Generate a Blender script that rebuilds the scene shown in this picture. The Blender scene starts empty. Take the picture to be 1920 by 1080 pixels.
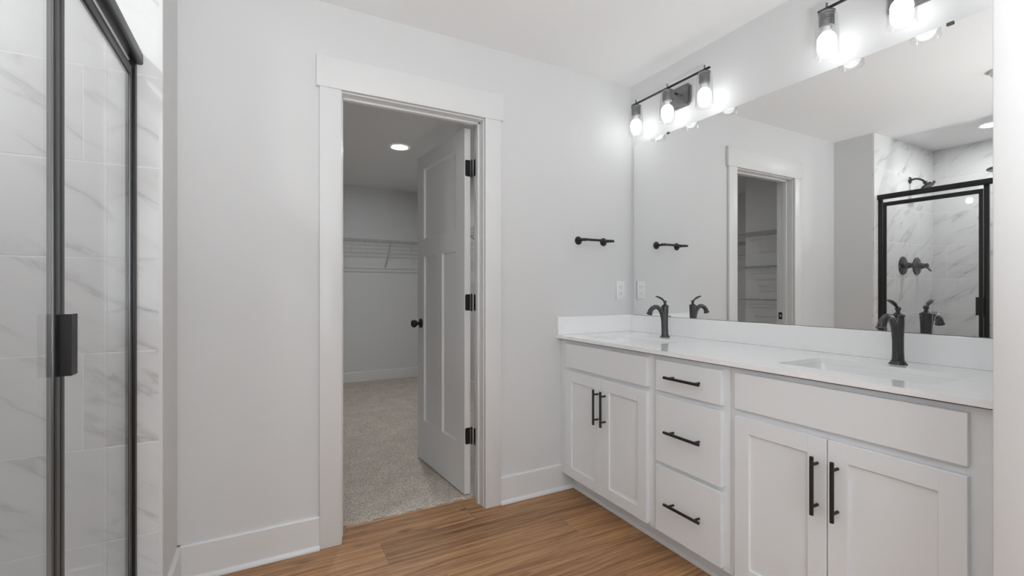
import bpy, bmesh, math, random
from mathutils import Vector, Matrix
random.seed(7)
PI = math.pi
C = bpy.context.scene.collection
S = bpy.context.scene

# ------------------------------------------------------------------ camera
CX, CY, CZ = 0.0, 0.0, 1.1505
cam = bpy.data.cameras.new('camera'); co = bpy.data.objects.new('camera', cam); C.objects.link(co)
co.location = (CX, CY, CZ); co.rotation_euler = (PI/2, 0, -math.radians(28.3216))
cam.sensor_width = 36; cam.lens = 865.02/1920*36; cam.shift_y = 3.8/1920
cam.clip_start = 0.02
S.camera = co

BULB = 9.0       # vanity bulbs
SHOWER = 135.0
CLOSET = 290.0
BOUNCE_FILL = 180.0  # added spot aimed at the ceiling
WORLD = 6.0
# added unseen spot behind the camera, lifts the ceiling like a bounced flash
fl = bpy.data.lights.new('added_bounce_fill', 'SPOT'); fo = bpy.data.objects.new('added_bounce_fill', fl); C.objects.link(fo)
fo.location = (.25, -.50, .80); fo.rotation_euler = (math.radians(180 - 12), 0, 0)
fl.color = (.95, .982, 1.0); fl.energy = BOUNCE_FILL; fl.spot_size = math.radians(150); fl.spot_blend = 1.0; fl.shadow_soft_size = .12
# ------------------------------------------------------------------ world (overcast daylight entering by the two added windows)
w = bpy.data.worlds.new('world'); S.world = w; w.use_nodes = True
w.node_tree.nodes['Background'].inputs[0].default_value = (0.90, 0.955, 1.0, 1)
w.node_tree.nodes['Background'].inputs[1].default_value = WORLD
# ------------------------------------------------------------------ exposure
S.view_settings.view_transform = 'Standard'; S.view_settings.look = 'None'
S.view_settings.exposure = 0.0; S.view_settings.gamma = 1.0
S.view_settings.use_curve_mapping = False

# ================================================================== helpers
def world_off(p):
    v = Vector((0, 0, 0))
    while p is not None:
        v += p.location; p = p.parent
    return v

def obj(name, bm, m, parent=None, local=False, smooth=25):
    if not local and parent is not None:
        bmesh.ops.translate(bm, verts=bm.verts, vec=-world_off(parent))
    bmesh.ops.recalc_face_normals(bm, faces=bm.faces)
    me = bpy.data.meshes.new(name); bm.to_mesh(me); bm.free()
    for p in me.polygons: p.use_smooth = True
    me.set_sharp_from_angle(angle=math.radians(smooth))
    if m: me.materials.append(m)
    o = bpy.data.objects.new(name, me); C.objects.link(o)
    if parent is not None: o.parent = parent
    return o

def thing(name, label, cat, loc=(0, 0, 0), rotz=0, group=None):
    o = bpy.data.objects.new(name, None); C.objects.link(o); o.empty_display_size = 0.05
    o.location = loc; o.rotation_euler = (0, 0, rotz); o['label'] = label; o['category'] = cat
    if group: o['group'] = group
    return o

def tag(o, label, cat, group=None):
    o['label'] = label; o['category'] = cat
    if group: o['group'] = group
    return o

def struct(name, bm, m, parent=None, **k):
    o = obj(name, bm, m, parent, **k)
    if parent is None: o['kind'] = 'structure'
    return o

def dup(o, loc=None, rotz=None, label=None, group=None, parent=None):
    c = o.copy(); C.objects.link(c)
    if loc is not None: c.location = loc
    if rotz is not None: c.rotation_euler = (0, 0, rotz)
    if label: c['label'] = label
    if group: c['group'] = group
    if parent is not None: c.parent = parent
    for ch in list(o.children):
        dup(ch, parent=c)
    return c

def NB(): return bmesh.new()

def box(bm, x0, x1, y0, y1, z0, z1, bev=0.0, seg=2):
    r = bmesh.ops.create_cube(bm, size=1.0)
    vs = r['verts']
    for v in vs:
        v.co = Vector((x0 + (v.co.x + .5)*(x1-x0), y0 + (v.co.y + .5)*(y1-y0), z0 + (v.co.z + .5)*(z1-z0)))
    if bev > 0:
        es = list({e for v in vs for e in v.link_edges})
        bmesh.ops.bevel(bm, geom=es, offset=bev, segments=seg, affect='EDGES', profile=0.5)
    return bm

def B(*a, **k): return box(NB(), *a, **k)

def frame_of(d):
    d = d.normalized()
    a = Vector((0, 0, 1)) if abs(d.z) < .9 else Vector((1, 0, 0))
    u = d.cross(a).normalized(); v = d.cross(u).normalized()
    return u, v

def tube(bm, pts, rad, seg=16, caps=True, flat=None):
    pts = [Vector(p) for p in pts]; n = len(pts)
    if not isinstance(rad, (list, tuple)): rad = [rad]*n
    rings = []; u = None
    for i, p in enumerate(pts):
        if i == 0: d = pts[1]-pts[0]
        elif i == n-1: d = pts[-1]-pts[-2]
        else: d = (pts[i+1]-pts[i-1])
        d.normalize()
        if u is None: u, v = frame_of(d)
        else:
            u = (u - d*u.dot(d)).normalized(); v = d.cross(u).normalized()
        ring = []
        for k in range(seg):
            a = 2*PI*k/seg
            ring.append(bm.verts.new(p + (u*math.cos(a) + v*math.sin(a))*rad[i]))
        rings.append(ring)
    for i in range(n-1):
        for k in range(seg):
            bm.faces.new((rings[i][k], rings[i][(k+1) % seg], rings[i+1][(k+1) % seg], rings[i+1][k]))
    if caps:
        bm.faces.new(rings[0][::-1]); bm.faces.new(rings[-1])
    return bm

def cyl(bm, p0, p1, r0, r1=None, seg=24):
    return tube(bm, [p0, p1], [r0, r0 if r1 is None else r1], seg)

def lathe(bm, prof, c, axis=(0, 0, 1), seg=32, close=True):
    """prof: list of (radius, distance along the axis)."""
    c = Vector(c); d = Vector(axis).normalized(); u, v = frame_of(d)
    rings = []
    for r, h in prof:
        rings.append([bm.verts.new(c + d*h + (u*math.cos(2*PI*k/seg) + v*math.sin(2*PI*k/seg))*max(r, 1e-5)) for k in range(seg)])
    for i in range(len(prof)-1):
        for k in range(seg):
            bm.faces.new((rings[i][k], rings[i][(k+1) % seg], rings[i+1][(k+1) % seg], rings[i+1][k]))
    if close:
        bm.faces.new(rings[0][::-1]); bm.faces.new(rings[-1])
    return bm

def rrect(cx, cy, hx, hy, r, n=5):
    pts = []
    for sx, sy, a0 in ((1, 1, 0), (-1, 1, 90), (-1, -1, 180), (1, -1, 270)):
        for k in range(n+1):
            a = math.radians(a0 + 90*k/n)
            pts.append((cx + sx*(hx-r) + r*math.cos(a), cy + sy*(hy-r) + r*math.sin(a)))
    return pts

def prism(bm, poly, f0, f1):
    """poly: 2d points; f0/f1 map (a,b) to 3d for both end faces."""
    A = [bm.verts.new(f0(*p)) for p in poly]; D = [bm.verts.new(f1(*p)) for p in poly]
    n = len(poly)
    bm.faces.new(A[::-1]); bm.faces.new(D)
    for i in range(n): bm.faces.new((A[i], A[(i+1) % n], D[(i+1) % n], D[i]))
    return bm

# ================================================================== materials
def nt(name):
    m = bpy.data.materials.new(name); m.use_nodes = True
    return m, m.node_tree, m.node_tree.nodes['Principled BSDF']

def mat(name, col, rough=.5, metal=0.0, bump=0.0, scale=200.0, var=0.0, coat=0.0, spec=None):
    m, t, b = nt(name)
    if isinstance(col, (int, float)): col = (col, col, col)
    b.inputs['Base Color'].default_value = (*col, 1)
    b.inputs['Roughness'].default_value = rough; b.inputs['Metallic'].default_value = metal
    if coat: b.inputs['Coat Weight'].default_value = coat; b.inputs['Coat Roughness'].default_value = .05
    if spec is not None: b.inputs['Specular IOR Level'].default_value = spec
    tc = t.nodes.new('ShaderNodeTexCoord')
    nz = t.nodes.new('ShaderNodeTexNoise'); nz.inputs['Scale'].default_value = scale; nz.inputs['Detail'].default_value = 3
    t.links.new(tc.outputs['Object'], nz.inputs['Vector'])
    if bump:
        bp = t.nodes.new('ShaderNodeBump'); bp.inputs['Strength'].default_value = bump; bp.inputs['Distance'].default_value = .001
        t.links.new(nz.outputs['Fac'], bp.inputs['Height']); t.links.new(bp.outputs[0], b.inputs['Normal'])
    if var:
        mx = t.nodes.new('ShaderNodeMix'); mx.data_type = 'RGBA'
        mx.inputs['A'].default_value = (*[c*(1-var) for c in col], 1); mx.inputs['B'].default_value = (*[min(1, c*(1+var)) for c in col], 1)
        t.links.new(nz.outputs['Fac'], mx.inputs['Factor']); t.links.new(mx.outputs['Result'], b.inputs['Base Color'])
    return m

M = {}
M['wall'] = mat('wall_paint', (.735, .735, .735), .55, bump=.12, scale=260)
M['ceiling'] = mat('ceiling_paint', (.92, .92, .92), .8, bump=.2, scale=180)
M['trim'] = mat('trim_paint', (.79, .79, .79), .32, bump=.03, scale=60)
M['cab'] = mat('cabinet_paint', (.835, .85, .862), .35, bump=.03, scale=90)
M['quartz'] = mat('white_quartz', (.95, .95, .95), .1, var=.012, scale=35, coat=.3)
M['porcelain'] = mat('porcelain', (.88, .88, .88), .08, coat=.5)
M['black'] = mat('matte_black_metal', (.010, .010, .010), .5, bump=.02)
M['bronze'] = mat('dark_bronze_metal', (.085, .085, .087), .26, metal=.8, var=.25, scale=40)
M['frame'] = mat('dark_anodised_frame', (.022, .022, .022), .34, metal=.4)
M['framelite'] = mat('brushed_gasket_edge', (.22, .22, .22), .3, metal=.8)
M['plastic'] = mat('white_plastic', (.84, .84, .84), .3)
M['slot'] = mat('socket_slot_dark', (.08, .08, .08), .6)
M['chrome'] = mat('chrome', (.8, .8, .8), .12, metal=1)
M['wire'] = mat('vinyl_wire_shade_grey', (.50, .50, .50), .45)  # white wire greyed, the shade on its underside put into the colour
M['fixture'] = mat('bulb_lit_fixture_metal', (.20, .20, .20), .3, metal=.6, var=.2, scale=60)  # bronze lightened, carries the light of the nearby bulbs in its colour
M['mirror'] = mat('mirror_silver', (.90, .905, .90), .0, metal=1)
M['mirror_edge'] = mat('mirror_edge_glass', (.25, .28, .27), .1)
M['grout'] = mat('grout', (.62, .62, .62), .8, bump=.2)
M['pan'] = mat('shower_pan_acrylic', (.84, .84, .84), .25)

def emit(name, s, col=(1, 1, 1)):
    m, t, b = nt(name)
    b.inputs['Base Color'].default_value = (.8, .8, .8, 1)
    b.inputs['Emission Color'].default_value = (*col, 1); b.inputs['Emission Strength'].default_value = s
    return m
M['bulb'] = emit('led_bulb_glow', BULB, (.965, .988, 1.0))
M['can_shower'] = emit('recessed_led_glow_shower', SHOWER, (.965, .988, 1.0))
M['can_closet'] = emit('recessed_led_glow_closet', CLOSET, (.965, .988, 1.0))

def glass(name, tint=.97, ior=1.5, k=1.0):
    m = bpy.data.materials.new(name); m.use_nodes = True; t = m.node_tree
    t.nodes.clear()
    out = t.nodes.new('ShaderNodeOutputMaterial'); mx = t.nodes.new('ShaderNodeMixShader')
    tr = t.nodes.new('ShaderNodeBsdfTransparent'); gl = t.nodes.new('ShaderNodeBsdfGlossy'); lw = t.nodes.new('ShaderNodeLayerWeight')
    tr.inputs[0].default_value = (tint, tint, tint, 1); gl.inputs['Roughness'].default_value = .005
    gl.inputs[0].default_value = (.95, .95, .95, 1)
    lw.inputs[0].default_value = .5
    # Schlick reflectance, the same from both sides of the thin sheet
    pw = t.nodes.new('ShaderNodeMath'); pw.operation = 'POWER'; pw.inputs[1].default_value = 5.0
    ml = t.nodes.new('ShaderNodeMath'); ml.operation = 'MULTIPLY_ADD'; f0 = ((ior-1)/(ior+1))**2
    ml.inputs[1].default_value = (1-f0)*k; ml.inputs[2].default_value = f0
    t.links.new(lw.outputs['Facing'], pw.inputs[0]); t.links.new(pw.outputs[0], ml.inputs[0]); t.links.new(ml.outputs[0], mx.inputs[0])
    t.links.new(tr.outputs[0], mx.inputs[1]); t.links.new(gl.outputs[0], mx.inputs[2]); t.links.new(mx.outputs[0], out.inputs[0])
    return m
M['glass'] = glass('clear_shower_glass', .955, 1.45, .9)
M['shade'] = glass('clear_lamp_glass', .97, 1.45, .9)
M['pane'] = glass('added_window_glass', .97, 1.45, .9)

def wood_mat():
    m, t, b = nt('oak_plank'); N = t.nodes.new; L = t.links.new
    tc = N('ShaderNodeTexCoord'); geo = N('ShaderNodeNewGeometry')
    off = N('ShaderNodeVectorMath'); off.operation = 'SCALE'; off.inputs[0].default_value = (37, 91, 13)
    L(geo.outputs['Random Per Island'], off.inputs['Scale'])
    add = N('ShaderNodeVectorMath'); add.operation = 'ADD'; L(tc.outputs['Object'], add.inputs[0]); L(off.outputs[0], add.inputs[1])
    # warp around knots
    wn = N('ShaderNodeTexNoise'); wn.inputs['Scale'].default_value = 3.0; wn.inputs['Detail'].default_value = 2
    L(add.outputs[0], wn.inputs['Vector'])
    ws = N('ShaderNodeVectorMath'); ws.operation = 'SCALE'; ws.inputs['Scale'].default_value = .032; L(wn.outputs['Color'], ws.inputs[0])
    ad2 = N('ShaderNodeVectorMath'); ad2.operation = 'ADD'; L(add.outputs[0], ad2.inputs[0]); L(ws.outputs[0], ad2.inputs[1])
    mp = N('ShaderNodeMapping'); mp.inputs['Scale'].default_value = (1.1, 36, 1); L(ad2.outputs[0], mp.inputs['Vector'])
    g1 = N('ShaderNodeTexNoise'); g1.inputs['Scale'].default_value = 1.6; g1.inputs['Detail'].default_value = 6; g1.inputs['Roughness'].default_value = .62
    L(mp.outputs[0], g1.inputs['Vector'])
    mp2 = N('ShaderNodeMapping'); mp2.inputs['Scale'].default_value = (6, 130, 1); L(add.outputs[0], mp2.inputs['Vector'])
    g2 = N('ShaderNodeTexNoise'); g2.inputs['Scale'].default_value = 1.5; g2.inputs['Detail'].default_value = 4; L(mp2.outputs[0], g2.inputs['Vector'])
    cr = N('ShaderNodeValToRGB'); e = cr.color_ramp.elements
    e[0].position = .20; e[0].color = (.160, .070, .028, 1); e[1].position = .76; e[1].color = (.660, .390, .190, 1)
    x = e.new(.42); x.color = (.340, .170, .075, 1); x = e.new(.55); x.color = (.500, .272, .128, 1)
    L(g1.outputs['Fac'], cr.inputs[0])
    # fine dark pores
    pr = N('ShaderNodeValToRGB'); pe = pr.color_ramp.elements; pe[0].position = .30; pe[0].color = (.62, .58, .55, 1); pe[1].position = .48; pe[1].color = (1, 1, 1, 1)
    L(g2.outputs['Fac'], pr.inputs[0])
    mu = N('ShaderNodeMix'); mu.data_type = 'RGBA'; mu.blend_type = 'MULTIPLY'; mu.inputs['Factor'].default_value = .8
    L(cr.outputs[0], mu.inputs['A']); L(pr.outputs[0], mu.inputs['B'])
    # knots
    mk = N('ShaderNodeMapping'); mk.inputs['Scale'].default_value = (2.6, 6.5, 1); L(add.outputs[0], mk.inputs['Vector'])
    vo = N('ShaderNodeTexVoronoi'); vo.inputs['Scale'].default_value = 1.0; L(mk.outputs[0], vo.inputs['Vector'])
    kr = N('ShaderNodeValToRGB'); ke = kr.color_ramp.elements; ke[0].position = .02; ke[0].color = (.22, .17, .14, 1); ke[1].position = .13; ke[1].color = (1, 1, 1, 1)
    L(vo.outputs['Distance'], kr.inputs[0])
    mu2 = N('ShaderNodeMix'); mu2.data_type = 'RGBA'; mu2.blend_type = 'MULTIPLY'; mu2.inputs['Factor'].default_value = .75
    L(mu.outputs['Result'], mu2.inputs['A']); L(kr.outputs[0], mu2.inputs['B'])
    # plank to plank tone
    hs = N('ShaderNodeHueSaturation'); mr = N('ShaderNodeMapRange'); mr.inputs['To Min'].default_value = .82; mr.inputs['To Max'].default_value = 1.05
    L(geo.outputs['Random Per Island'], mr.inputs['Value']); L(mr.outputs[0], hs.inputs['Value']); L(mu2.outputs['Result'], hs.inputs['Color'])
    L(hs.outputs[0], b.inputs['Base Color'])
    b.inputs['Roughness'].default_value = .42
    bp = N('ShaderNodeBump'); bp.inputs['Strength'].default_value = .25; bp.inputs['Distance'].default_value = .0006
    L(g2.outputs['Fac'], bp.inputs['Height']); L(bp.outputs[0], b.inputs['Normal'])
    return m
M['wood'] = wood_mat()

def carpet_mat():
    m, t, b = nt('cut_pile_carpet'); N = t.nodes.new; L = t.links.new
    tc = N('ShaderNodeTexCoord')
    n1 = N('ShaderNodeTexNoise'); n1.inputs['Scale'].default_value = 170; n1.inputs['Detail'].default_value = 5; L(tc.outputs['Object'], n1.inputs['Vector'])
    n2 = N('ShaderNodeTexNoise'); n2.inputs['Scale'].default_value = 7; n2.inputs['Detail'].default_value = 5; L(tc.outputs['Object'], n2.inputs['Vector'])
    c1 = N('ShaderNodeValToRGB'); e = c1.color_ramp.elements
    e[0].position = .33; e[0].color = (.37, .315, .265, 1); e[1].position = .66; e[1].color = (.90, .82, .735, 1)
    L(n1.outputs['Fac'], c1.inputs[0])
    c2 = N('ShaderNodeValToRGB'); e = c2.color_ramp.elements; e[0].position = .36; e[0].color = (.91, .905, .90, 1); e[1].position = .64; e[1].color = (1.03, 1.03, 1.03, 1)
    L(n2.outputs['Fac'], c2.inputs[0])
    mx = N('ShaderNodeMix'); mx.data_type = 'RGBA'; mx.blend_type = 'MULTIPLY'; mx.inputs['Factor'].default_value = 1
    L(c1.outputs[0], mx.inputs['A']); L(c2.outputs[0], mx.inputs['B']); L(mx.outputs['Result'], b.inputs['Base Color'])
    b.inputs['Roughness'].default_value = .95; b.inputs['Specular IOR Level'].default_value = .1
    bp = N('ShaderNodeBump'); bp.inputs['Strength'].default_value = .9; bp.inputs['Distance'].default_value = .006
    L(n1.outputs['Fac'], bp.inputs['Height']); L(bp.outputs[0], b.inputs['Normal'])
    return m
M['carpet'] = carpet_mat()

TILE_Z0, TILE_H, TILE_W = .039, .3035, .61
def tile_mat(name, axis, joint):
    """Large marble-look tiles in a third-offset bond; axis = world axis running along the wall."""
    m, t, b = nt(name); N = t.nodes.new; L = t.links.new
    def math_(op, a, bb=None, clamp=False):
        n = N('ShaderNodeMath'); n.operation = op; n.use_clamp = clamp
        for i, v in enumerate((a, bb)):
            if v is None: continue
            if isinstance(v, (int, float)): n.inputs[i].default_value = v
            else: L(v, n.inputs[i])
        return n.outputs[0]
    tc = N('ShaderNodeTexCoord'); sp = N('ShaderNodeSeparateXYZ'); L(tc.outputs['Object'], sp.inputs[0])
    u = sp.outputs[axis]; v = sp.outputs['Z']
    rv = math_('DIVIDE', math_('SUBTRACT', v, TILE_Z0), TILE_H)
    row = math_('FLOOR', rv); fv = math_('SUBTRACT', rv, row)
    sh = math_('MULTIPLY', math_('SUBTRACT', row, 2.0), -1.0/3.0)          # third-bond shift per row
    ru = math_('SUBTRACT', math_('DIVIDE', math_('SUBTRACT', u, joint), TILE_W), sh)
    colm = math_('FLOOR', ru); fu = math_('SUBTRACT', ru, colm)
    # distance to the joints in metres
    du = math_('MULTIPLY', math_('MINIMUM', fu, math_('SUBTRACT', 1.0, fu)), TILE_W)
    dv = math_('MULTIPLY', math_('MINIMUM', fv, math_('SUBTRACT', 1.0, fv)), TILE_H)
    d = math_('MINIMUM', du, dv)
    isg = math_('LESS_THAN', d, .0014)
    # per tile random
    wn = N('ShaderNodeTexWhiteNoise'); wn.noise_dimensions = '2D'
    cb = N('ShaderNodeCombineXYZ'); L(row, cb.inputs[0]); L(colm, cb.inputs[1]); L(cb.outputs[0], wn.inputs['Vector'])
    # vein coordinates, falling to the right
    a = math.radians(34); ca, sa = math.cos(a), math.sin(a)
    pa = math_('SUBTRACT', math_('MULTIPLY', u, ca), math_('MULTIPLY', v, sa))
    pb = math_('ADD', math_('MULTIPLY', u, sa), math_('MULTIPLY', v, ca))
    z = math_('MULTIPLY', wn.outputs['Value'], 40.0)
    cv = N('ShaderNodeCombineXYZ'); L(math_('MULTIPLY', pa, 1.25), cv.inputs[0]); L(math_('MULTIPLY', pb, 5.2), cv.inputs[1]); L(z, cv.inputs[2])
    n1 = N('ShaderNodeTexNoise'); n1.inputs['Scale'].default_value = 1.25; n1.inputs['Detail'].default_value = 4.5; n1.inputs['Roughness'].default_value = .55
    n1.inputs['Distortion'].default_value = .25; L(cv.outputs[0], n1.inputs['Vector'])
    r = math_('ABSOLUTE', math_('SUBTRACT', n1.outputs['Fac'], .5))
    vein = math_('SUBTRACT', 1.0, math_('MULTIPLY', r, 26.0), True)
    vein = math_('POWER', vein, 1.6)
    soft = math_('SUBTRACT', 1.0, math_('MULTIPLY', r, 7.0), True)
    n2 = N('ShaderNodeTexNoise'); n2.inputs['Scale'].default_value = 2.6; n2.inputs['Detail'].default_value = 2; L(cv.outputs[0], n2.inputs['Vector'])
    msk = N('ShaderNodeMapRange'); msk.inputs['From Min'].default_value = .45; msk.inputs['From Max'].default_value = .66; L(n2.outputs['Fac'], msk.inputs['Value'])
    vein = math_('MULTIPLY', vein, msk.outputs[0]); soft = math_('MULTIPLY', soft, msk.outputs[0])
    amt = math_('ADD', math_('MULTIPLY', vein, .46), math_('MULTIPLY', soft, .16), True)
    c1 = N('ShaderNodeMix'); c1.data_type = 'RGBA'; c1.inputs['A'].default_value = (.84, .84, .84, 1); c1.inputs['B'].default_value = (.33, .33, .33, 1)
    L(amt, c1.inputs['Factor'])
    c2 = N('ShaderNodeMix'); c2.data_type = 'RGBA'; c2.inputs['B'].default_value = (.97, .97, .97, 1)
    L(isg, c2.inputs['Factor']); L(c1.outputs['Result'], c2.inputs['A']); L(c2.outputs['Result'], b.inputs['Base Color'])
    b.inputs['Roughness'].default_value = .1
    L(math_('ADD', math_('MULTIPLY', isg, .6), .1), b.inputs['Roughness'])
    bp = N('ShaderNodeBump'); bp.inputs['Strength'].default_value = .35; bp.inputs['Distance'].default_value = .002
    L(math_('MULTIPLY', math_('MINIMUM', d, .004), 250.0), bp.inputs['Height']); L(bp.outputs[0], b.inputs['Normal'])
    return m
M['tile_x'] = tile_mat('marble_tile_end', 'X', -.5)
M['tile_y'] = tile_mat('marble_tile_back', 'Y', 1.62)

# ================================================================== the room
D, XW, H = 2.2202, 2.0576, 2.44
XL = -.2976            # stub wall face
YS = 1.9302            # stub wall end
OX0, OX1, OZ = .3164, 1.0237, 2.050      # closet door opening between jamb faces
Y2 = D + .115          # closet side of the far wall
YB = 5.95
# floors
bm = NB()
edges = [2.36]; y = 2.30
while y > -2.0: edges.append(y); y -= .175
fixed = {0: .35, 1: .94, 2: .467, 3: 1.317, 4: .652}
for i in range(len(edges)-1):
    y1, y0 = edges[i], edges[i+1]
    s = fixed.get(i, random.uniform(0, 1.2))
    x = s - 1.22*3
    while x < 2.06:
        a, bb = max(x, -1.5), min(x + 1.22, 2.06)
        if bb - a > .02:
            g = .0005
            vs = [bm.verts.new(p) for p in ((a+g, y0+g, 0), (bb-g, y0+g, 0), (bb-g, y1-g, 0), (a+g, y1-g, 0))]
            bm.faces.new(vs)
        x += 1.22
struct('floor', bm, M['wood'])
sub = mat('plank_joint', (.035, .018, .010), .8)
struct('floor_substrate', B(-1.6, 2.17, -2.05, 2.40, -.08, -.0012), sub)
# carpet with a slightly ragged cut edge
bm = NB(); nx = 260
rows = [(0.0, .002), (.004, .010), (.012, .014), (.05, .014), (3.60, .014)]
grid = []
for j, (dy, z) in enumerate(rows):
    r = []
    for i in range(nx+1):
        x = -1.5 + 3.56*i/nx
        jit = random.uniform(-.0035, .0035) if j < 3 else 0
        r.append(bm.verts.new((x, 2.357 + dy + jit, z + (random.uniform(-.002, .002) if j in (1, 2) else 0))))
    grid.append(r)
for j in range(len(rows)-1):
    for i in range(nx): bm.faces.new((grid[j][i], grid[j][i+1], grid[j+1][i+1], grid[j+1][i]))
struct('floor_closet', bm, M['carpet'])
struct('ceiling', B(-1.62, 2.18, -2.05, 6.07, H, H+.08), M['ceiling'])

# bathroom walls
bm = NB()
box(bm, -1.5, OX0-.02, D, Y2, 0, H); box(bm, OX1+.02, XW, D, Y2, 0, H); box(bm, OX0-.02, OX1+.02, D, Y2, OZ+.018, H)
struct('wall_far', bm, M['wall'])
struct('wall_right', B(XW, XW+.115, -2.0, YB+.115, -.08, H), M['wall'])
struct('wall_left', B(-1.5, XL, YS, D, -.0, H), M['wall'])
struct('wall_wing', B(1.345, XW, .259, .374, 0, H, bev=.004), M['wall'])
struct('wall_shower_back', B(-1.615, -1.396, .74, YS, -.08, H), M['wall'])
struct('wall_shower_near', B(-1.5, -.39, .74, .86, -.08, H), M['wall'])
bm = NB()
LY0, LY1, LZ0, LZ1 = -.55, .00, .95, 2.05
box(bm, -1.615, -1.5, -2.0, LY0, -.08, H); box(bm, -1.615, -1.5, LY1, .74, -.08, H)
box(bm, -1.615, -1.5, LY0, LY1, -.08, LZ0); box(bm, -1.615, -1.5, LY0, LY1, LZ1, H)
struct('wall_left_near', bm, M['wall'])
bm = NB()
for (a, b_, c, d_) in ((LY0, LY0+.05, LZ0, LZ1), (LY1-.05, LY1, LZ0, LZ1), (LY0, LY1, LZ0, LZ0+.05), (LY0, LY1, LZ1-.05, LZ1), (-.29, -.26, LZ0, LZ1)):
    box(bm, -1.585, -1.545, a, b_, c, d_)
wl = struct('added_window_2', bm, M['trim'])  # unseen window, added in the left wall for side light
obj('added_window_pane', B(-1.567, -1.563, LY0+.04, LY1-.04, LZ0+.04, LZ1-.04), M['pane'], wl)
bm = NB()
WX0, WX1, WZ0, WZ1 = -.80, .80, .80, 2.05
box(bm, -1.615, WX0, -2.0, -1.885, -.08, H); box(bm, WX1, XW, -2.0, -1.885, -.08, H)
box(bm, WX0, WX1, -2.0, -1.885, -.08, WZ0); box(bm, WX0, WX1, -2.0, -1.885, WZ1, H)
struct('wall_back', bm, M['wall'])
# unseen window, added behind the camera to let daylight in
bm = NB()
for (a, b_, c, d_) in ((WX0, WX0+.05, WZ0, WZ1), (WX1-.05, WX1, WZ0, WZ1), (WX0, WX1, WZ0, WZ0+.05), (WX0, WX1, WZ1-.05, WZ1), (-.02, .02, WZ0, WZ1)):
    box(bm, a, b_, -1.97, -1.93, c, d_)
wf = struct('added_window_1', bm, M['trim'])
obj('added_window_pane', B(WX0+.04, WX1-.04, -1.952, -1.948, WZ0+.04, WZ1-.04), M['pane'], wf)
# closet shell
struct('wall_closet_back', B(-1.615, XW, YB, YB+.115, -.08, H), M['wall'])
struct('wall_closet_left', B(-1.5, -.72, Y2, 3.355, -.08, H), M['wall'])
struct('wall_closet_recess', B(-1.615, -1.5, Y2-.1, YB, -.08, H), M['wall'])

# baseboards with shoe moulding
def baseboard(name, p0, p1, n, h=.145, th=.014, shoe=True, mitre=False):
    """p0,p1: 2d ends on the wall face, n: 2d normal into the room."""
    bm = NB(); p0 = Vector((*p0, 0)); p1 = Vector((*p1, 0)); n = Vector((*n, 0)).normalized()
    prof = [(0, .0), (th, 0), (th, h-.006), (th-.004, h), (0, h)]
    prism(bm, prof, lambda a, b: p0 + n*a + Vector((0, 0, b)), lambda a, b: p1 + n*a + Vector((0, 0, b)))
    if shoe:
        q = [(th-.001, .0)] + [(th + .012*math.cos(t), .019*math.sin(t)) for t in [PI/2*k/5 for k in range(6)]] + [(th-.001, .019)]
        prism(bm, q, lambda a, b: p0 + n*a + Vector((0, 0, b)), lambda a, b: p1 + n*a + Vector((0, 0, b)))
    return struct(name, bm, M['trim'])
baseboard('baseboard_far', (XL+.0, D), (.219, D), (0, -1))
baseboard('baseboard_far_right', (1.121, D), (1.617, D), (0, -1))
baseboard('baseboard_left', (XL, YS+.002), (XL, D), (1, 0))
baseboard('baseboard_wing', (1.345, .262), (1.345, .372), (-1, 0))
baseboard('baseboard_closet_back', (-1.5, YB), (XW, YB), (0, -1), h=.135, shoe=False)
baseboard('baseboard_closet_right', (XW, Y2), (XW, YB), (-1, 0), h=.135, shoe=False)
baseboard('baseboard_closet_left', (-.72, Y2), (-.72, 3.355), (1, 0), h=.135, shoe=False)

# door jamb with stops, casing (craftsman head)
bm = NB()
for x0, x1 in ((OX0-.018, OX0), (OX1, OX1+.018)): box(bm, x0, x1, D, Y2, .0, OZ, bev=.0015)
box(bm, OX0-.018, OX1+.018, D, Y2, OZ, OZ+.018, bev=.0015)
ys0, ys1 = Y2-.070, Y2-.037
box(bm, OX0, OX0+.011, ys0, ys1, 0, OZ, bev=.002); box(bm, OX1-.011, OX1, ys0, ys1, 0, OZ, bev=.002); box(bm, OX0, OX1, ys0, ys1, OZ-.011, OZ, bev=.002)
jamb = struct('trim_1', bm, M['trim'])
st = obj('strike_plate', B(OX0-.0005, OX0+.0016, Y2-.031, Y2-.001, .908, .965, bev=.0006), M['black'], jamb)
obj('latch_hole', prism(NB(), rrect(Y2-.018, .9365, .007, .011, .006), lambda a, b: Vector((OX0+.0017, a, b)), lambda a, b: Vector((OX0+.0026, a, b))), M['chrome'], st)
def casing(name, yf, s, bx0=0.219, bx1=1.121, zl=0.0):
    """yf: wall face; s: outward direction along y."""
    bm = NB(); yy = sorted((yf, yf+s*.018)); yh = sorted((yf, yf+s*.022))
    box(bm, bx0, .3114, *yy, zl, 2.056, bev=.0015); box(bm, 1.0287, bx1, *yy, zl, 2.056, bev=.0015)
    box(bm, bx0-.013, bx1+.013, *yh, 2.056, 2.197, bev=.0015)
    return struct(name, bm, M['trim'])
casing('trim_2', D, -1); casing('trim_3', Y2, 1, zl=.012)

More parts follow.
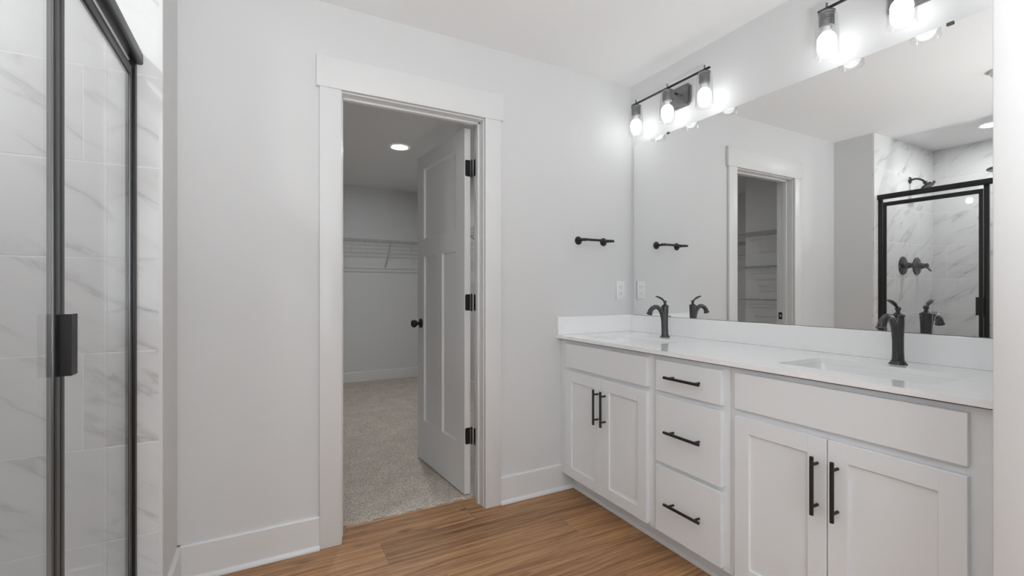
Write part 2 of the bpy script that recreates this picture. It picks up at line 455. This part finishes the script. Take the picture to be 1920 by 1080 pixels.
# ------------------------------------------------------------------ closet door (door_1)
ang = math.radians(94.4)
door = bpy.data.objects.new('door_1', None); C.objects.link(door); door['kind'] = 'structure'
door.location = (.975, 2.360, .024); door.rotation_euler = (0, 0, ang)
DWID, DH, TH = .700, 2.018, .035
bm = NB()
zc = [0, .268, 1.348, 1.462, 1.921, DH]
def dbox(u0, u1, z0, z1, t0=-TH, t1=0.0, bev=.0): box(bm, u0, u1, t0, t1, z0, z1, bev=bev)
dbox(0, .112, 0, DH); dbox(DWID-.112, DWID, 0, DH)
dbox(.112, DWID-.112, 0, zc[1]); dbox(.112, DWID-.112, zc[2], zc[3]); dbox(.112, DWID-.112, zc[4], DH)
dbox(.302, .398, zc[1], zc[2])
for u0, u1, z0, z1 in ((.112, .302, zc[1], zc[2]), (.398, DWID-.112, zc[1], zc[2]), (.112, DWID-.112, zc[3], zc[4])):
    dbox(u0, u1, z0, z1, -TH+.010, -.010)
    # sloped sticking round each recess, both faces
    for f, g in ((0.0, -.010), (-TH, -TH+.010)):
        i = .009
        o4 = [(u0, z0), (u1, z0), (u1, z1), (u0, z1)]; n4 = [(u0+i, z0+i), (u1-i, z0+i), (u1-i, z1-i), (u0+i, z1-i)]
        A = [bm.verts.new((a, f*.8+g*.2, b)) for a, b in o4]; E_ = [bm.verts.new((a, g, b)) for a, b in n4]
        for k in range(4): bm.faces.new((A[k], A[(k+1) % 4], E_[(k+1) % 4], E_[k]))
obj('door_leaf', bm, M['trim'], door, local=True)
for side in (1, -1):
    y0 = 0.0 if side > 0 else -TH
    rose = obj('rose', lathe(NB(), [(.032, 0), (.032, .003), (.029, .007), (.018, .010), (.012, .012)], (.640, y0, .905), (0, side, 0)), M['black'], door, local=True)
    kb = lathe(NB(), [(.011, .010), (.010, .022), (.012, .028), (.021, .034), (.0265, .043), (.0272, .050), (.025, .058), (.018, .064), (.008, .0665), (.001, .067)], (.640, y0, .905), (0, side, 0))
    obj('knob', kb, M['black'], rose, local=True)
for zh in (1.824, 1.082, .344):
    z0 = zh - .024 - .045; z1 = z0 + .090
    bm = NB()
    poly = [(-.034, z0), (-.034, z1)]
    for k in range(6):
        a = PI/2 - PI/2*k/5; poly.append((-.012 + .008*math.cos(a), z1 - .008 + .008*math.sin(a)))
    for k in range(6):
        a = -PI/2*k/5; poly.append((-.012 + .008*math.cos(a), z0 + .008 + .008*math.sin(a)))
    prism(bm, poly, lambda a, b: Vector((-.0002, a, b)), lambda a, b: Vector((-.0022, a, b)))
    # barrel and jamb leaf
    for k in range(5):
        cyl(bm, (-.006, -.0405, z0 + k*.018 + .0006), (-.006, -.0405, z0 + (k+1)*.018 - .0006), .0058, seg=16)
    cyl(bm, (-.006, -.0405, z0-.004), (-.006, -.0405, z1+.004), .004, seg=12)
    # jamb leaf lies on the jamb face (world x = OX1)
    inv = Matrix.Translation(Vector((0, 0, 0))) @ Matrix.Rotation(-ang, 4, 'Z')
    b2 = bmesh.new(); box(b2, OX1-.0022, OX1-.0002, Y2-.030, Y2+.006, z0+.024, z1+.024)
    for v in b2.verts: v.co = inv @ (v.co - Vector(door.location))
    me = bpy.data.meshes.new('t'); b2.to_mesh(me); b2.free(); bm.from_mesh(me); bpy.data.meshes.remove(me)
    obj('hinge', bm, M['black'], door, local=True)

# ================================================================== vanity
XF, XD = 1.518, 1.4985          # face frame plane, door plane
ZK, ZT = .100, .8665            # bottom of the cabinets, top
def shaker(y0, y1, z0, z1, w=.056):
    bm = NB(); x0, x1 = XD, XF
    e = .0012
    box(bm, x0, x1, y0, y0+w, z0, z1, bev=e, seg=1); box(bm, x0, x1, y1-w, y1, z0, z1, bev=e, seg=1)
    box(bm, x0+.0003, x1, y0+w-.001, y1-w+.001, z0, z0+w, bev=e, seg=1); box(bm, x0+.0003, x1, y0+w-.001, y1-w+.001, z1-w, z1, bev=e, seg=1)
    box(bm, x0+.008, x1-.004, y0+w-.002, y1-w+.002, z0+w-.002, z1-w+.002)
    return bm
def bar_pull(parent, p, axis, L=.178, cc=.128):
    """p: centre of the pull on the door face."""
    bm = NB(); r = .0058; xo = XD - .0325
    ax = Vector(axis); c = Vector((xo, p[0], p[1]))
    a = c - ax*L/2; b_ = c + ax*L/2
    tube(bm, [a, a+ax*.001, b_-ax*.001, b_], [r*.8, r, r, r*.8], 20)
    for s in (-1, 1):
        q = c + ax*s*cc/2
        cyl(bm, q, (XD+.0005, q.y, q.z), .0045, seg=14)
    return obj('handle', bm, M['black'], parent)
GC = 'base cabinets of the vanity'
def cabinet(name, label, y0, y1, fl=0.0, fr=0.0):
    t = thing(name, label, 'cabinet', (1.80, (y0+y1)/2, 0))
    bm = NB()
    box(bm, XF+.0195, XW-.002, y0+.0005, y0+.017, ZK, .8742); box(bm, XF+.0195, XW-.002, y1-.017, y1-.0005, ZK, .8742)
    box(bm, XF+.019, XW-.002, y0+.017, y1-.017, ZK, ZK+.016); box(bm, XW-.010, XW-.002, y0+.017, y1-.017, ZK+.016, ZT-.001)
    obj('carcass', bm, M['cab'], t)
    return t
def face_frame(t, y0, y1, rails, wy=.040):
    bm = NB(); e = .0006
    box(bm, XF, XF+.019, y0+.0004, y0+wy, ZK, ZT-.0005, bev=e, seg=1); box(bm, XF, XF+.019, y1-wy, y1-.0004, ZK, ZT-.0005, bev=e, seg=1)
    for z0, z1 in rails: box(bm, XF+.0002, XF+.019, y0+wy-.001, y1-wy+.001, z0, z1)
    obj('face_frame', bm, M['cab'], t)
# toe kick boards
def toe(t, y0, y1):
    obj('toe_kick', B(1.600, 1.612, y0, y1, .0, ZK), M['cab'], t)

A = cabinet('sink_base_cabinet', 'white two-door sink cabinet under the far basin, against the towel bar wall', 1.490, 2.175)
face_frame(A, 1.490, 2.2195, [(ZK, .135), (.69, .73), (.84, ZT-.001)], .085); toe(A, 1.490, 2.2195)
obj('false_front', B(XD, XF, 1.522, 2.146, .7195, .8515, bev=.0012, seg=1), M['cab'], A)
d1 = obj('door', shaker(1.8335, 2.146, .113, .699), M['cab'], A); bar_pull(d1, (1.857, .558), (0, 0, 1))
d2 = obj('door', shaker(1.522, 1.8305, .113, .699), M['cab'], A); bar_pull(d2, (1.801, .558), (0, 0, 1))
Dr = cabinet('drawer_cabinet', 'white three-drawer cabinet in the middle of the vanity', 1.115, 1.490)
face_frame(Dr, 1.115, 1.490, [(ZK, .13), (.39, .43), (.69, .73), (.84, ZT-.001)], .035); toe(Dr, 1.115, 1.490)
for z0, z1 in ((.7195, .8505), (.414, .6975), (.114, .3965)):
    dd = obj('drawer', B(XD, XF, 1.143, 1.466, z0, z1, bev=.0012, seg=1), M['cab'], Dr)
    zz = {0: .7860, 1: .5575, 2: .2575}[[.7195, .414, .114].index(z0)]
    bar_pull(dd, (1.3035, zz), (0, 1, 0))
Cc = cabinet('sink_base_cabinet', 'white two-door sink cabinet under the near basin, beside the wing wall', .430, 1.115)
face_frame(Cc, .3755, 1.115, [(ZK, .135), (.69, .73), (.84, ZT-.001)], .10); toe(Cc, .3755, 1.115)
obj('false_front', B(XD, XF, .4595, 1.0865, .7225, .8525, bev=.0012, seg=1), M['cab'], Cc)
d3 = obj('door', shaker(.777, 1.0865, .112, .698), M['cab'], Cc); bar_pull(d3, (.8025, .5555), (0, 0, 1))
d4 = obj('door', shaker(.4595, .774, .112, .698), M['cab'], Cc); bar_pull(d4, (.7455, .5565), (0, 0, 1))
# shoe along the toe kick
bm = NB(); q = [(1.6002, 0)] + [(1.6002 - .012*math.cos(t), .019*math.sin(t)) for t in [PI/2*k/5 for k in range(6)]] + [(1.6002, .019)]
prism(bm, q, lambda a, b: Vector((a, .3755, b)), lambda a, b: Vector((a, 2.205, b)))
struct('trim_4', bm, M['trim'])

# counter top with two cut-outs
ZC = .8925
SINKS = [(1.733, 1.829), (1.733, .776)]; SHX, SHY = .133, .219
bm = NB()
def loop(pts, z):
    vs = [bm.verts.new((a, b, z)) for a, b in pts]
    return vs, [bm.edges.new((vs[i], vs[(i+1) % len(vs)])) for i in range(len(vs))]
top_e = []; loops = []
outer = [(1.4855, .3750), (XW-.001, .3750), (XW-.001, D-.001), (1.4855, D-.001)]
for pts in [outer] + [rrect(cx, cy, SHX, SHY, .022) for cx, cy in SINKS]:
    vs, es = loop(pts, ZC); top_e += es; loops.append(vs)
r = bmesh.ops.triangle_fill(bm, use_beauty=True, use_dissolve=False, edges=top_e)
tf = [g for g in r['geom'] if isinstance(g, bmesh.types.BMFace)]
ex = bmesh.ops.extrude_face_region(bm, geom=tf)
for g in ex['geom']:
    if isinstance(g, bmesh.types.BMVert): g.co.z -= .018
ct = thing('countertop', 'long white quartz vanity countertop with undermount basin cut-outs', 'countertop', (1.77, 1.3, ZC-.018))
obj('slab', bm, M['quartz'], ct, smooth=20)
obj('backsplash', B(XW-.020, XW-.001, .3750, D-.001, ZC+.0003, ZC+.103, bev=.0012, seg=1), M['quartz'], ct)
obj('side_splash', B(1.4875, XW-.0205, D-.020, D-.001, ZC+.0003, ZC+.103, bev=.0012, seg=1), M['quartz'], ct)
# basins
def basin(cx, cy, label):
    t = thing('sink', label, 'sink', (cx, cy, ZC-.018-.150), group=None)
    bm = NB(); z = ZC-.0182
    sec = [(SHX+.018, SHY+.018, z, .030), (SHX-.002, SHY-.002, z, .024), (SHX-.004, SHY-.004, z-.006, .026), (SHX-.022, SHY-.030, z-.105, .030),
           (SHX-.032, SHY-.042, z-.122, .030), (SHX-.060, SHY-.080, z-.130, .030), (.024, .024, z-.136, .0239)]
    rings = [[bm.verts.new((a, b, zz)) for a, b in rrect(cx, cy, hx, hy, rr)] for hx, hy, zz, rr in sec]
    n = len(rings[0])
    for i in range(len(rings)-1):
        for k in range(n): bm.faces.new((rings[i][k], rings[i][(k+1) % n], rings[i+1][(k+1) % n], rings[i+1][k]))
    # outer shell
    osec = [(SHX+.018, SHY+.018, z-.012, .030), (SHX+.004, SHY+.004, z-.020, .030), (SHX-.014, SHY-.020, z-.120, .034), (SHX-.045, SHY-.06, z-.148, .034)]
    orr = [[bm.verts.new((a, b, zz)) for a, b in rrect(cx, cy, hx, hy, rr)] for hx, hy, zz, rr in osec]
    al = [rings[0]] + orr
    for i in range(len(al)-1):
        for k in range(n): bm.faces.new((al[i][k], al[i+1][k], al[i+1][(k+1) % n], al[i][(k+1) % n]))
    bm.faces.new(orr[-1])
    obj('bowl', bm, M['porcelain'], t, smooth=40)
    dr = obj('drain', lathe(NB(), [(.022, -.004), (.022, .001), (.020, .003), (.013, .0035), (.011, .006), (.001, .007)], (cx, cy, z-.136), (0, 0, 1)), M['bronze'], t)
    return t
basin(*SINKS[0], 'white rectangular undermount basin at the far end, under the left faucet')
basin(*SINKS[1], 'white rectangular undermount basin near the wing wall, under the right faucet')

# faucets
def faucet(cx, cy, label):
    t = thing('faucet', label, 'faucet', (cx, cy, ZC))
    z = ZC + .0002
    body = lathe(NB(), [(.0245, 0), (.0250, .003), (.0228, .007), (.0192, .012), (.0174, .020), (.0164, .045), (.0163, .085), (.0171, .120), (.0184, .150), (.0188, .160), (.0180, .163)], (cx, cy, z))
    obj('body', body, M['bronze'], t)
    obj('collar', lathe(NB(), [(.0180, .1632), (.0200, .165), (.0200, .171), (.0176, .173), (.0105, .177), (.0064, .181), (.0062, .185), (.0086, .189), (.0092, .194), (.0078, .1985), (.0040, .2005), (.001, .201)], (cx, cy, z)), M['bronze'], t)
    # spout: leaves the column low, arcs forward over the bowl
    pts = [(-.008, .012), (-.0095, .050), (-.0115, .085), (-.0165, .112), (-.027, .138), (-.042, .156), (-.060, .1655), (-.078, .1655), (-.095, .1585), (-.1075, .1475), (-.1145, .1330)]
    rad = [.0132, .0128, .0124, .0122, .0120, .0119, .0119, .0120, .0122, .0127, .0136]
    sp = tube(NB(), [(cx+a, cy, z+b) for a, b in pts], rad, 24)
    s = obj('spout', sp, M['bronze'], t, smooth=40)
    dv = Vector((-.0045, 0, -.0115)).normalized()
    obj('spout_tip', lathe(NB(), [(.0136, 0), (.0160, .003), (.0160, .0055), (.0142, .007), (.0100, .0072), (.0095, .002)], (cx-.1145, cy, z+.1330), dv), M['bronze'], s)
    lv = NB()
    lp = [(-.002, .192), (-.011, .2005), (-.019, .2065), (-.031, .2120), (-.044, .2170), (-.057, .2210), (-.067, .2225)]
    wd = [.0050, .0050, .0068, .0088, .0092, .0082, .0052]; tk = [.0042, .0040, .0048, .0052, .0050, .0044, .0032]
    rings = []
    for (a, b), w_, k_ in zip(lp, wd, tk):
        rings.append([lv.verts.new((cx + a + k_*.35*math.sin(q_), cy + w_*math.cos(q_), z + b + k_*math.sin(q_))) for q_ in [2*PI*i/16 for i in range(16)]])
    for i in range(len(rings)-1):
        for k in range(16): lv.faces.new((rings[i][k], rings[i][(k+1) % 16], rings[i+1][(k+1) % 16], rings[i+1][k]))
    lv.faces.new(rings[0][::-1]); lv.faces.new(rings[-1])
    obj('lever', lv, M['bronze'], t, smooth=45)
    obj('base_plate', lathe(NB(), [(.0268, 0), (.0268, .0022), (.0258, .0034), (.0245, .0036)], (cx, cy, z)), M['bronze'], t)
    return t
faucet(1.942, 1.832, 'dark bronze single-lever faucet at the far basin, nearest the towel bar wall')
faucet(1.944, .776, 'dark bronze single-lever faucet at the near basin, beside the wing wall')

# mirror
MX = 2.0516
mr = thing('vanity_mirror', 'large frameless wall mirror above the vanity backsplash', 'mirror', (MX, 1.28, .998))
mb = B(MX, XW-.0005, .3765, 2.189, .9975, 2.0556)
mo = obj('mirror_glass', mb, M['mirror_edge'], mr); mo.data.materials.append(M['mirror'])
for p in mo.data.polygons:
    if p.normal.x < -.9: p.material_index = 1
for yy, zz, s in ((1.911, 2.0556, 1), (.672, 2.0556, 1), (1.900, .9975, -1)):
    h = .010 if s > 0 else .006
    bm = NB(); a, b_ = (zz-.007, zz+.004) if s > 0 else (zz-.001, zz+.005)
    prism(bm, rrect(yy, (a+b_)/2, h, (b_-a)/2, .0025), lambda p, q: Vector((MX-.0030, p, q)), lambda p, q: Vector((MX-.0005, p, q)))
    obj('clip', bm, M['slot'], mr)

# outlet
ot = thing('wall_outlet', 'white duplex outlet plate on the far wall beside the mirror', 'outlet', (1.966, D, 1.149))
obj('cover_plate', B(1.931, 2.001, D-.0055, D-.0003, 1.092, 1.206, bev=.002), M['plastic'], ot)
for zc_ in (1.1688, 1.1292):
    rc = obj('receptacle', prism(NB(), rrect(1.966, zc_, .0165, .0135, .009), lambda a, b: Vector((a, D-.0075, b)), lambda a, b: Vector((a, D-.0054, b))), M['plastic'], ot)
    bm = NB(); box(bm, 1.9585, 1.9607, D-.0079, D-.0074, zc_-.001, zc_+.008); box(bm, 1.9713, 1.9735, D-.0079, D-.0074, zc_, zc_+.007)
    cyl(bm, (1.966, D-.0079, zc_-.0065), (1.966, D-.0074, zc_-.0065), .0024, seg=12)
    obj('slots', bm, M['slot'], rc)
obj('screw', lathe(NB(), [(.003, 0), (.003, .0008), (.002, .0013)], (1.966, D-.0055, 1.149), (0, -1, 0)), M['plastic'], ot)

# towel bar
tb = thing('towel_bar', 'short black hand towel bar on the far wall left of the mirror', 'towel bar', (1.736, D, 1.443))
for x in (1.642, 1.830):
    ro = obj('rose', lathe(NB(), [(.0245, .0003), (.0245, .004), (.022, .007), (.012, .0085), (.010, .010)], (x, D, 1.443), (0, -1, 0)), M['black'], tb)
    obj('post', lathe(NB(), [(.0075, .009), (.0070, .030), (.0075, .060), (.0085, .063), (.0085, .077), (.006, .079)], (x, D, 1.443), (0, -1, 0)), M['black'], ro)
bm = NB(); tube(bm, [(1.616, D-.070, 1.4435), (1.618, D-.070, 1.4435), (1.852, D-.070, 1.4435), (1.856, D-.070, 1.4435)], [.005, .0072, .0072, .004], 20)
obj('bar', bm, M['black'], tb)

# ================================================================== vanity lights
def vanity_light(yc, label):
    x0 = 1.960
    t = thing('vanity_light', label, 'wall light', (XW, yc, 2.225), group=None)
    # back plate with clipped corners, stepped
    bm = NB()
    def octo(hy, hz, c): return [(yc-hy+c, 2.225-hz), (yc+hy-c, 2.225-hz), (yc+hy, 2.225-hz+c), (yc+hy, 2.225+hz-c), (yc+hy-c, 2.225+hz), (yc-hy+c, 2.225+hz), (yc-hy, 2.225+hz-c), (yc-hy, 2.225-hz+c)]
    prism(bm, octo(.080, .060, .016), lambda a, b: Vector((XW-.0005, a, b)), lambda a, b: Vector((XW-.012, a, b)))
    prism(bm, octo(.072, .052, .014), lambda a, b: Vector((XW-.011, a, b)), lambda a, b: Vector((XW-.020, a, b)))
    bp = obj('back_plate', bm, M['fixture'], t)
    for s in (-1, 1): obj('screw', lathe(NB(), [(.005, 0), (.005, .003), (.002, .006)], (XW-.0195, yc+s*.030, 2.225), (-1, 0, 0), seg=12), M['bronze'], bp)
    obj('arm', tube(NB(), [(XW-.015, yc, 2.245), (x0+.045, yc, 2.245), (x0+.02, yc, 2.249), (x0, yc, 2.262)], .006, 16), M['bronze'], t, smooth=40)
    obj('crossbar', B(x0-.0065, x0+.0065, yc-.275, yc+.275, 2.2590, 2.2665, bev=.0015), M['black'], t)
    for dy in (.243, 0, -.243):
        y = yc + dy
        sk = lathe(NB(), [(.004, .095), (.0042, .070), (.0042, .060), (.0300, .0585), (.0305, .053), (.0265, .050), (.0265, .042), (.0255, .0405), (.0265, .039), (.0265, .033), (.0255, .0315), (.0265, .030), (.0265, .024), (.0255, .0225), (.0265, .021), (.0262, .004), (.0245, 0), (.001, 0)], (x0, y, 2.190))
        obj('socket', sk, M['fixture'], t)
        # clear open-bottomed shade, slightly flared
        sh = NB()
        prof = [(.0265, 2.2375), (.0335, 2.2360), (.0370, 2.2300), (.0385, 2.2150), (.0415, 2.150), (.0440, 2.0800), (.0445, 2.0745), (.0425, 2.0740), (.0418, 2.080), (.0395, 2.150), (.0365, 2.2150), (.0350, 2.2290), (.0320, 2.2340), (.0265, 2.2350)]
        lathe(sh, prof, (x0, y, 0), close=False)
        obj('glass_shade', sh, M['shade'], t, smooth=50)
        # led bulb: white collar and glowing dome
        bb = lathe(NB(), [(.0130, 2.192), (.0140, 2.180), (.0165, 2.1730), (.0180, 2.1650)], (x0, y, 0), close=False)
        bu = obj('bulb', bb, M['plastic'], t)
        gl = lathe(NB(), [(.0180, 2.1655), (.0245, 2.1600), (.0295, 2.1520), (.0325, 2.142), (.0332, 2.132), (.0315, 2.121), (.0265, 2.110), (.0185, 2.102), (.0095, 2.0985), (.001, 2.0975)], (x0, y, 0), close=False)
        obj('bulb_dome', gl, M['bulb'], bu, smooth=60)
    return t
vanity_light(1.832, 'three-lamp dark bar vanity light near the far wall corner, above the far basin')
vanity_light(.772, 'three-lamp dark bar vanity light cut by the top of the photo, above the near basin')

# ================================================================== recessed lights, detector
def recessed(x, y, m, label, r=.068):
    t = thing('recessed_light', label, 'ceiling light', (x, y, H))
    ring = lathe(NB(), [(r+.022, -.0003), (r+.022, -.003), (r+.014, -.006), (r+.002, -.0045), (r, -.0015), (r, -.0003)], (x, y, H), close=False)
    obj('trim_ring', ring, M['plastic'], t)
    obj('diffuser', lathe(NB(), [(r+.001, -.0005), (r, -.002), (r*.6, -.0035), (.001, -.004)], (x, y, H), close=False), m, t)
    return t
recessed(1.082, 4.145, M['can_closet'], 'round recessed ceiling light inside the walk-in closet')
recessed(-.89, 1.385, M['can_shower'], 'round recessed ceiling light over the shower')
sd = thing('smoke_detector', 'small white round smoke detector on the bathroom ceiling', 'smoke detector', (.30, 1.005, H))
obj('housing', lathe(NB(), [(.066, -.0003), (.066, -.010), (.062, -.012), (.058, -.026), (.050, -.034), (.020, -.037), (.001, -.037)], (.30, 1.005, H)), M['plastic'], sd)

# ================================================================== shower
# tile claddings (structure), then pan, curb
struct('wall_tile_end', B(-1.386, -.2985, YS-.0100, YS-.0002, .0, H), M['tile_x'])
struct('wall_tile_back', B(-1.3955, -1.3858, .870, YS-.0102, .0, H), M['tile_y'])
struct('wall_tile_near', B(-1.3855, -.40, .8602, .870, .0, H), M['tile_x'])
struct('trim_5', B(-.3080, -.2975, YS-.0125, YS-.0098, .11, H), M['trim'])
bm = NB(); box(bm, -1.385, -.42, .871, YS-.011, .0, .035); box(bm, -.425, -.315, .871, YS-.011, .0, .105, bev=.004)
sp = obj('shower_pan', bm, M['pan']); tag(sp, 'white shower pan with raised curb under the glass enclosure', 'shower pan')

XG = -.377
en = thing('shower_enclosure', 'black-framed glass shower enclosure with hinged door', 'shower enclosure', (XG, 1.4, .105))
bm = NB()
# rounded header running the whole length
poly = rrect(XG+.0115, 1.9125, .0160, .0205, .007, 4)
prism(bm, poly, lambda a, b: Vector((a, .871, b)), lambda a, b: Vector((a, 1.9195, b)))
obj('header', bm, M['frame'], en)
obj('wall_jamb', B(XG-.014, XG+.012, 1.8935, 1.9195, .106, 1.893, bev=.002), M['frame'], en)
obj('wall_jamb', B(XG-.014, XG+.012, .871, .893, .106, 1.893, bev=.002), M['frame'], en)
bm = NB(); box(bm, XG-.007, XG+.006, 1.2585, 1.2875, .106, 1.893, bev=.002)
po = obj('centre_post', bm, M['frame'], en)
bm = NB(); box(bm, XG-.0055, XG+.0045, 1.2570, 1.2590, .106, 1.893); obj('edge_strip', bm, M['framelite'], po)
obj('bottom_track', B(XG-.014, XG+.012, .893, 1.893, .106, .125, bev=.002), M['frame'], en)
fp = obj('fixed_pane', B(XG-.003, XG+.003, .893, 1.2572, .126, 1.893), M['glass'], en); fp['label'] = 'fixed clear glass pane'
# door frame
DY0, DY1, DZ0, DZ1 = 1.2905, 1.8890, .130, 1.868
bm = NB(); xa, xb = XG-.006, XG+.006
box(bm, xa, xb, DY0, DY0+.022, DZ0, DZ1, bev=.0015); box(bm, xa, xb, DY1-.024, DY1, DZ0, DZ1, bev=.0015)
box(bm, xa, xb, DY0+.021, DY1-.023, DZ1-.032, DZ1, bev=.0015); box(bm, xa, xb, DY0+.021, DY1-.023, DZ0, DZ0+.032, bev=.0015)
sdoor = obj('shower_door', bm, M['frame'], en)
obj('glass_pane', B(XG-.0025, XG+.0025, DY0+.021, DY1-.023, DZ0+.031, DZ1-.031), M['glass'], sdoor)
obj('gasket', B(XG+.002, XG+.0050, DY1-.0262, DY1-.0243, DZ0+.032, DZ1-.032), M['framelite'], sdoor)
obj('glass_strip', B(XG-.002, XG+.002, 1.3125, 1.8935, 1.8685, 1.893), M['glass'], en)
# angled pull outside
bm = NB()
hx, hy0, hy1 = XG+.0235, 1.2865, 1.3235
poly = [(XG+.0062, hy0), (hx-.001, hy0), (hx, hy0+.001), (hx, hy1), (hx-.003, hy1), (hx-.003, hy0+.006), (XG+.0062, hy0+.006)]
prism(bm, poly, lambda a, b: Vector((a, b, .971)), lambda a, b: Vector((a, b, 1.100)))
obj('pull_handle', bm, M['black'], sdoor)

# shower valves, head, rain head
YT = YS - .0100
def valve(x, z, label, rot):
    t = thing('shower_valve', label, 'shower valve', (x, YT, z), group=None)
    obj('escutcheon', lathe(NB(), [(.080, .0003), (.080, .004), (.074, .010), (.050, .014), (.032, .017), (.028, .022)], (x, YT, z), (0, -1, 0), seg=48), M['bronze'], t)
    obj('hub', lathe(NB(), [(.028, .020), (.026, .045), (.021, .050), (.021, .066), (.024, .070), (.0235, .080), (.014, .085), (.001, .086)], (x, YT, z), (0, -1, 0)), M['bronze'], t)
    a = math.radians(rot); dx, dz = math.cos(a), math.sin(a)
    obj('lever', tube(NB(), [(x, YT-.074, z), (x+dx*.018, YT-.082, z+dz*.018), (x+dx*.040, YT-.098, z+dz*.040), (x+dx*.052, YT-.112, z+dz*.052)], [.009, .0085, .008, .005], 16), M['bronze'], t, smooth=45)
valve(-.793, 1.362, 'dark shower valve with lever handle on the marble wall, the one nearer the shower door', 250)
valve(-1.050, 1.364, 'dark shower valve with lever handle on the marble wall, the one nearer the back corner', 290)
t = thing('wall_shower', 'dark shower head on a curved arm high on the marble wall', 'shower head', (-.92, YT, 2.118))
obj('flange', lathe(NB(), [(.030, .0003), (.030, .004), (.022, .010), (.011, .014)], (-.92, YT, 2.118), (0, -1, 0)), M['bronze'], t)
obj('arm', tube(NB(), [(-.92, YT-.005, 2.118), (-.92, YT-.035, 2.124), (-.92, YT-.065, 2.119), (-.92, YT-.090, 2.102), (-.92, YT-.104, 2.086)], .0085, 16), M['bronze'], t, smooth=45)
dv = Vector((0, -.55, -.83)).normalized()
obj('spray_head', lathe(NB(), [(.011, -.004), (.015, .004), (.015, .012), (.012, .016), (.022, .026), (.050, .036), (.056, .041), (.056, .048), (.050, .051), (.001, .051)], (-.92, YT-.104, 2.084), dv), M['bronze'], t)
t = thing('overhead_shower', 'round dark rain shower head at the right edge of the mirror, above the enclosure', 'shower head', (-.92, .870, 2.17))
obj('flange', lathe(NB(), [(.030, .0003), (.030, .004), (.022, .010), (.011, .014)], (-.92, .870, 2.17), (0, 1, 0)), M['bronze'], t)
obj('arm', tube(NB(), [(-.92, .876, 2.17), (-.92, 1.25, 2.17), (-.92, 1.30, 2.163), (-.92, 1.322, 2.145), (-.92, 1.325, 2.120)], .0095, 16), M['bronze'], t, smooth=45)
obj('spray_head', lathe(NB(), [(.012, .022), (.022, .014), (.060, .006), (.096, .001), (.102, -.004), (.102, -.012), (.096, -.017), (.001, -.017)], (-.92, 1.325, 2.100), seg=40), M['bronze'], t)

# ================================================================== closet wire shelving
def wire_shelf(name, label, loc, rotz, L, depth=.305, rod=True, braces=(), group=None):
    """local frame: x along the wall from 0 to L, wall at y=0, front at y=-depth, deck at z=0."""
    t = thing(name, label, 'wire shelf', loc, rotz, group)
    bm = NB()
    for yy, rr in ((-.008, .0028), (-depth*.36, .0026), (-depth*.7, .0026), (-depth, .0030)):
        tube(bm, [(0, yy, 0), (L, yy, 0)], rr, 8)
    n = int(L/.026)
    for i in range(n+1):
        x = L*i/n
        x = min(max(x, .003), L-.003)
        tube(bm, [(x, -.006, .003), (x, -depth-.001, .003), (x, -depth-.002, -.045)], .0015, 5, caps=False)
    obj('wire_deck', bm, M['wire'], t, local=True, smooth=40)
    obj('front_lip', tube(NB(), [(0, -depth, -.045), (L, -depth, -.045)], .0030, 8), M['wire'], t, local=True)
    if rod:
        bm = NB()
        for zz in (-.172, -.208): tube(bm, [(0, -depth+.01, zz), (L, -depth+.01, zz)], .0036, 8)
        x = .10
        while x < L:
            tube(bm, [(x, -depth+.01, -.172), (x, -depth+.01, -.208)], .0030, 6); x += .35
        obj('hanging_rail', bm, M['wire'], t, local=True)
        x = .275
        while x < L:
            obj('rail_hanger', tube(NB(), [(x, -depth+.004, -.045), (x, -depth+.012, -.172)], .0028, 6), M['wire'], t, local=True); x += .70
    for x in braces:
        bm = NB()
        tube(bm, [(x, -depth+.002, -.030), (x, -.004, -.305)], [.0055, .0055], 8)
        box(bm, x-.009, x+.009, -.005, -.0005, -.325, -.290)
        tube(bm, [(x, -depth+.002, -.030), (x, -depth-.004, -.006)], .0045, 8)
        obj('brace', bm, M['wire'], t, local=True)
    x = .14
    while x < L:
        obj('wall_clip', B(x-.006, x+.006, -.014, -.0008, -.012, .009), M['wire'], t, local=True); x += .305
    return t
ZS = 1.757
# back wall: wall normal -y  => local x = +x, no rotation
wire_shelf('wire_shelf', 'white wire closet shelf with hanging rail on the back closet wall', (-1.46, YB, ZS), 0, 3.50, braces=(.9, 1.85, 2.83, 3.4))
# right wall: normal -x, local -y -> world -x  => rotate -90deg
wire_shelf('wire_shelf', 'white wire shelf on the right closet wall, seen through the gap at the door hinges', (XW, 5.60, ZS), -PI/2, 3.0, braces=(.5, 1.4, 2.3))
# left wall x=-.72, normal +x => rotate +90deg
s0 = wire_shelf('wire_shelf', 'topmost of three stacked white wire shelves on the left closet wall, seen in the mirror', (-.72, Y2+.01, ZS), PI/2, 1.005, rod=False, group='stacked wire shelves on the left closet wall')
dup(s0, (-.72, Y2+.01, 1.400), label='middle of three stacked white wire shelves on the left closet wall, seen in the mirror')
dup(s0, (-.72, Y2+.01, 1.045), label='lowest of three stacked white wire shelves on the left closet wall, seen in the mirror')
wire_shelf('wire_shelf', 'white wire shelf with hanging rail, at the left edge of the mirrored doorway', (-1.5, 3.40, ZS), PI/2, 2.20)
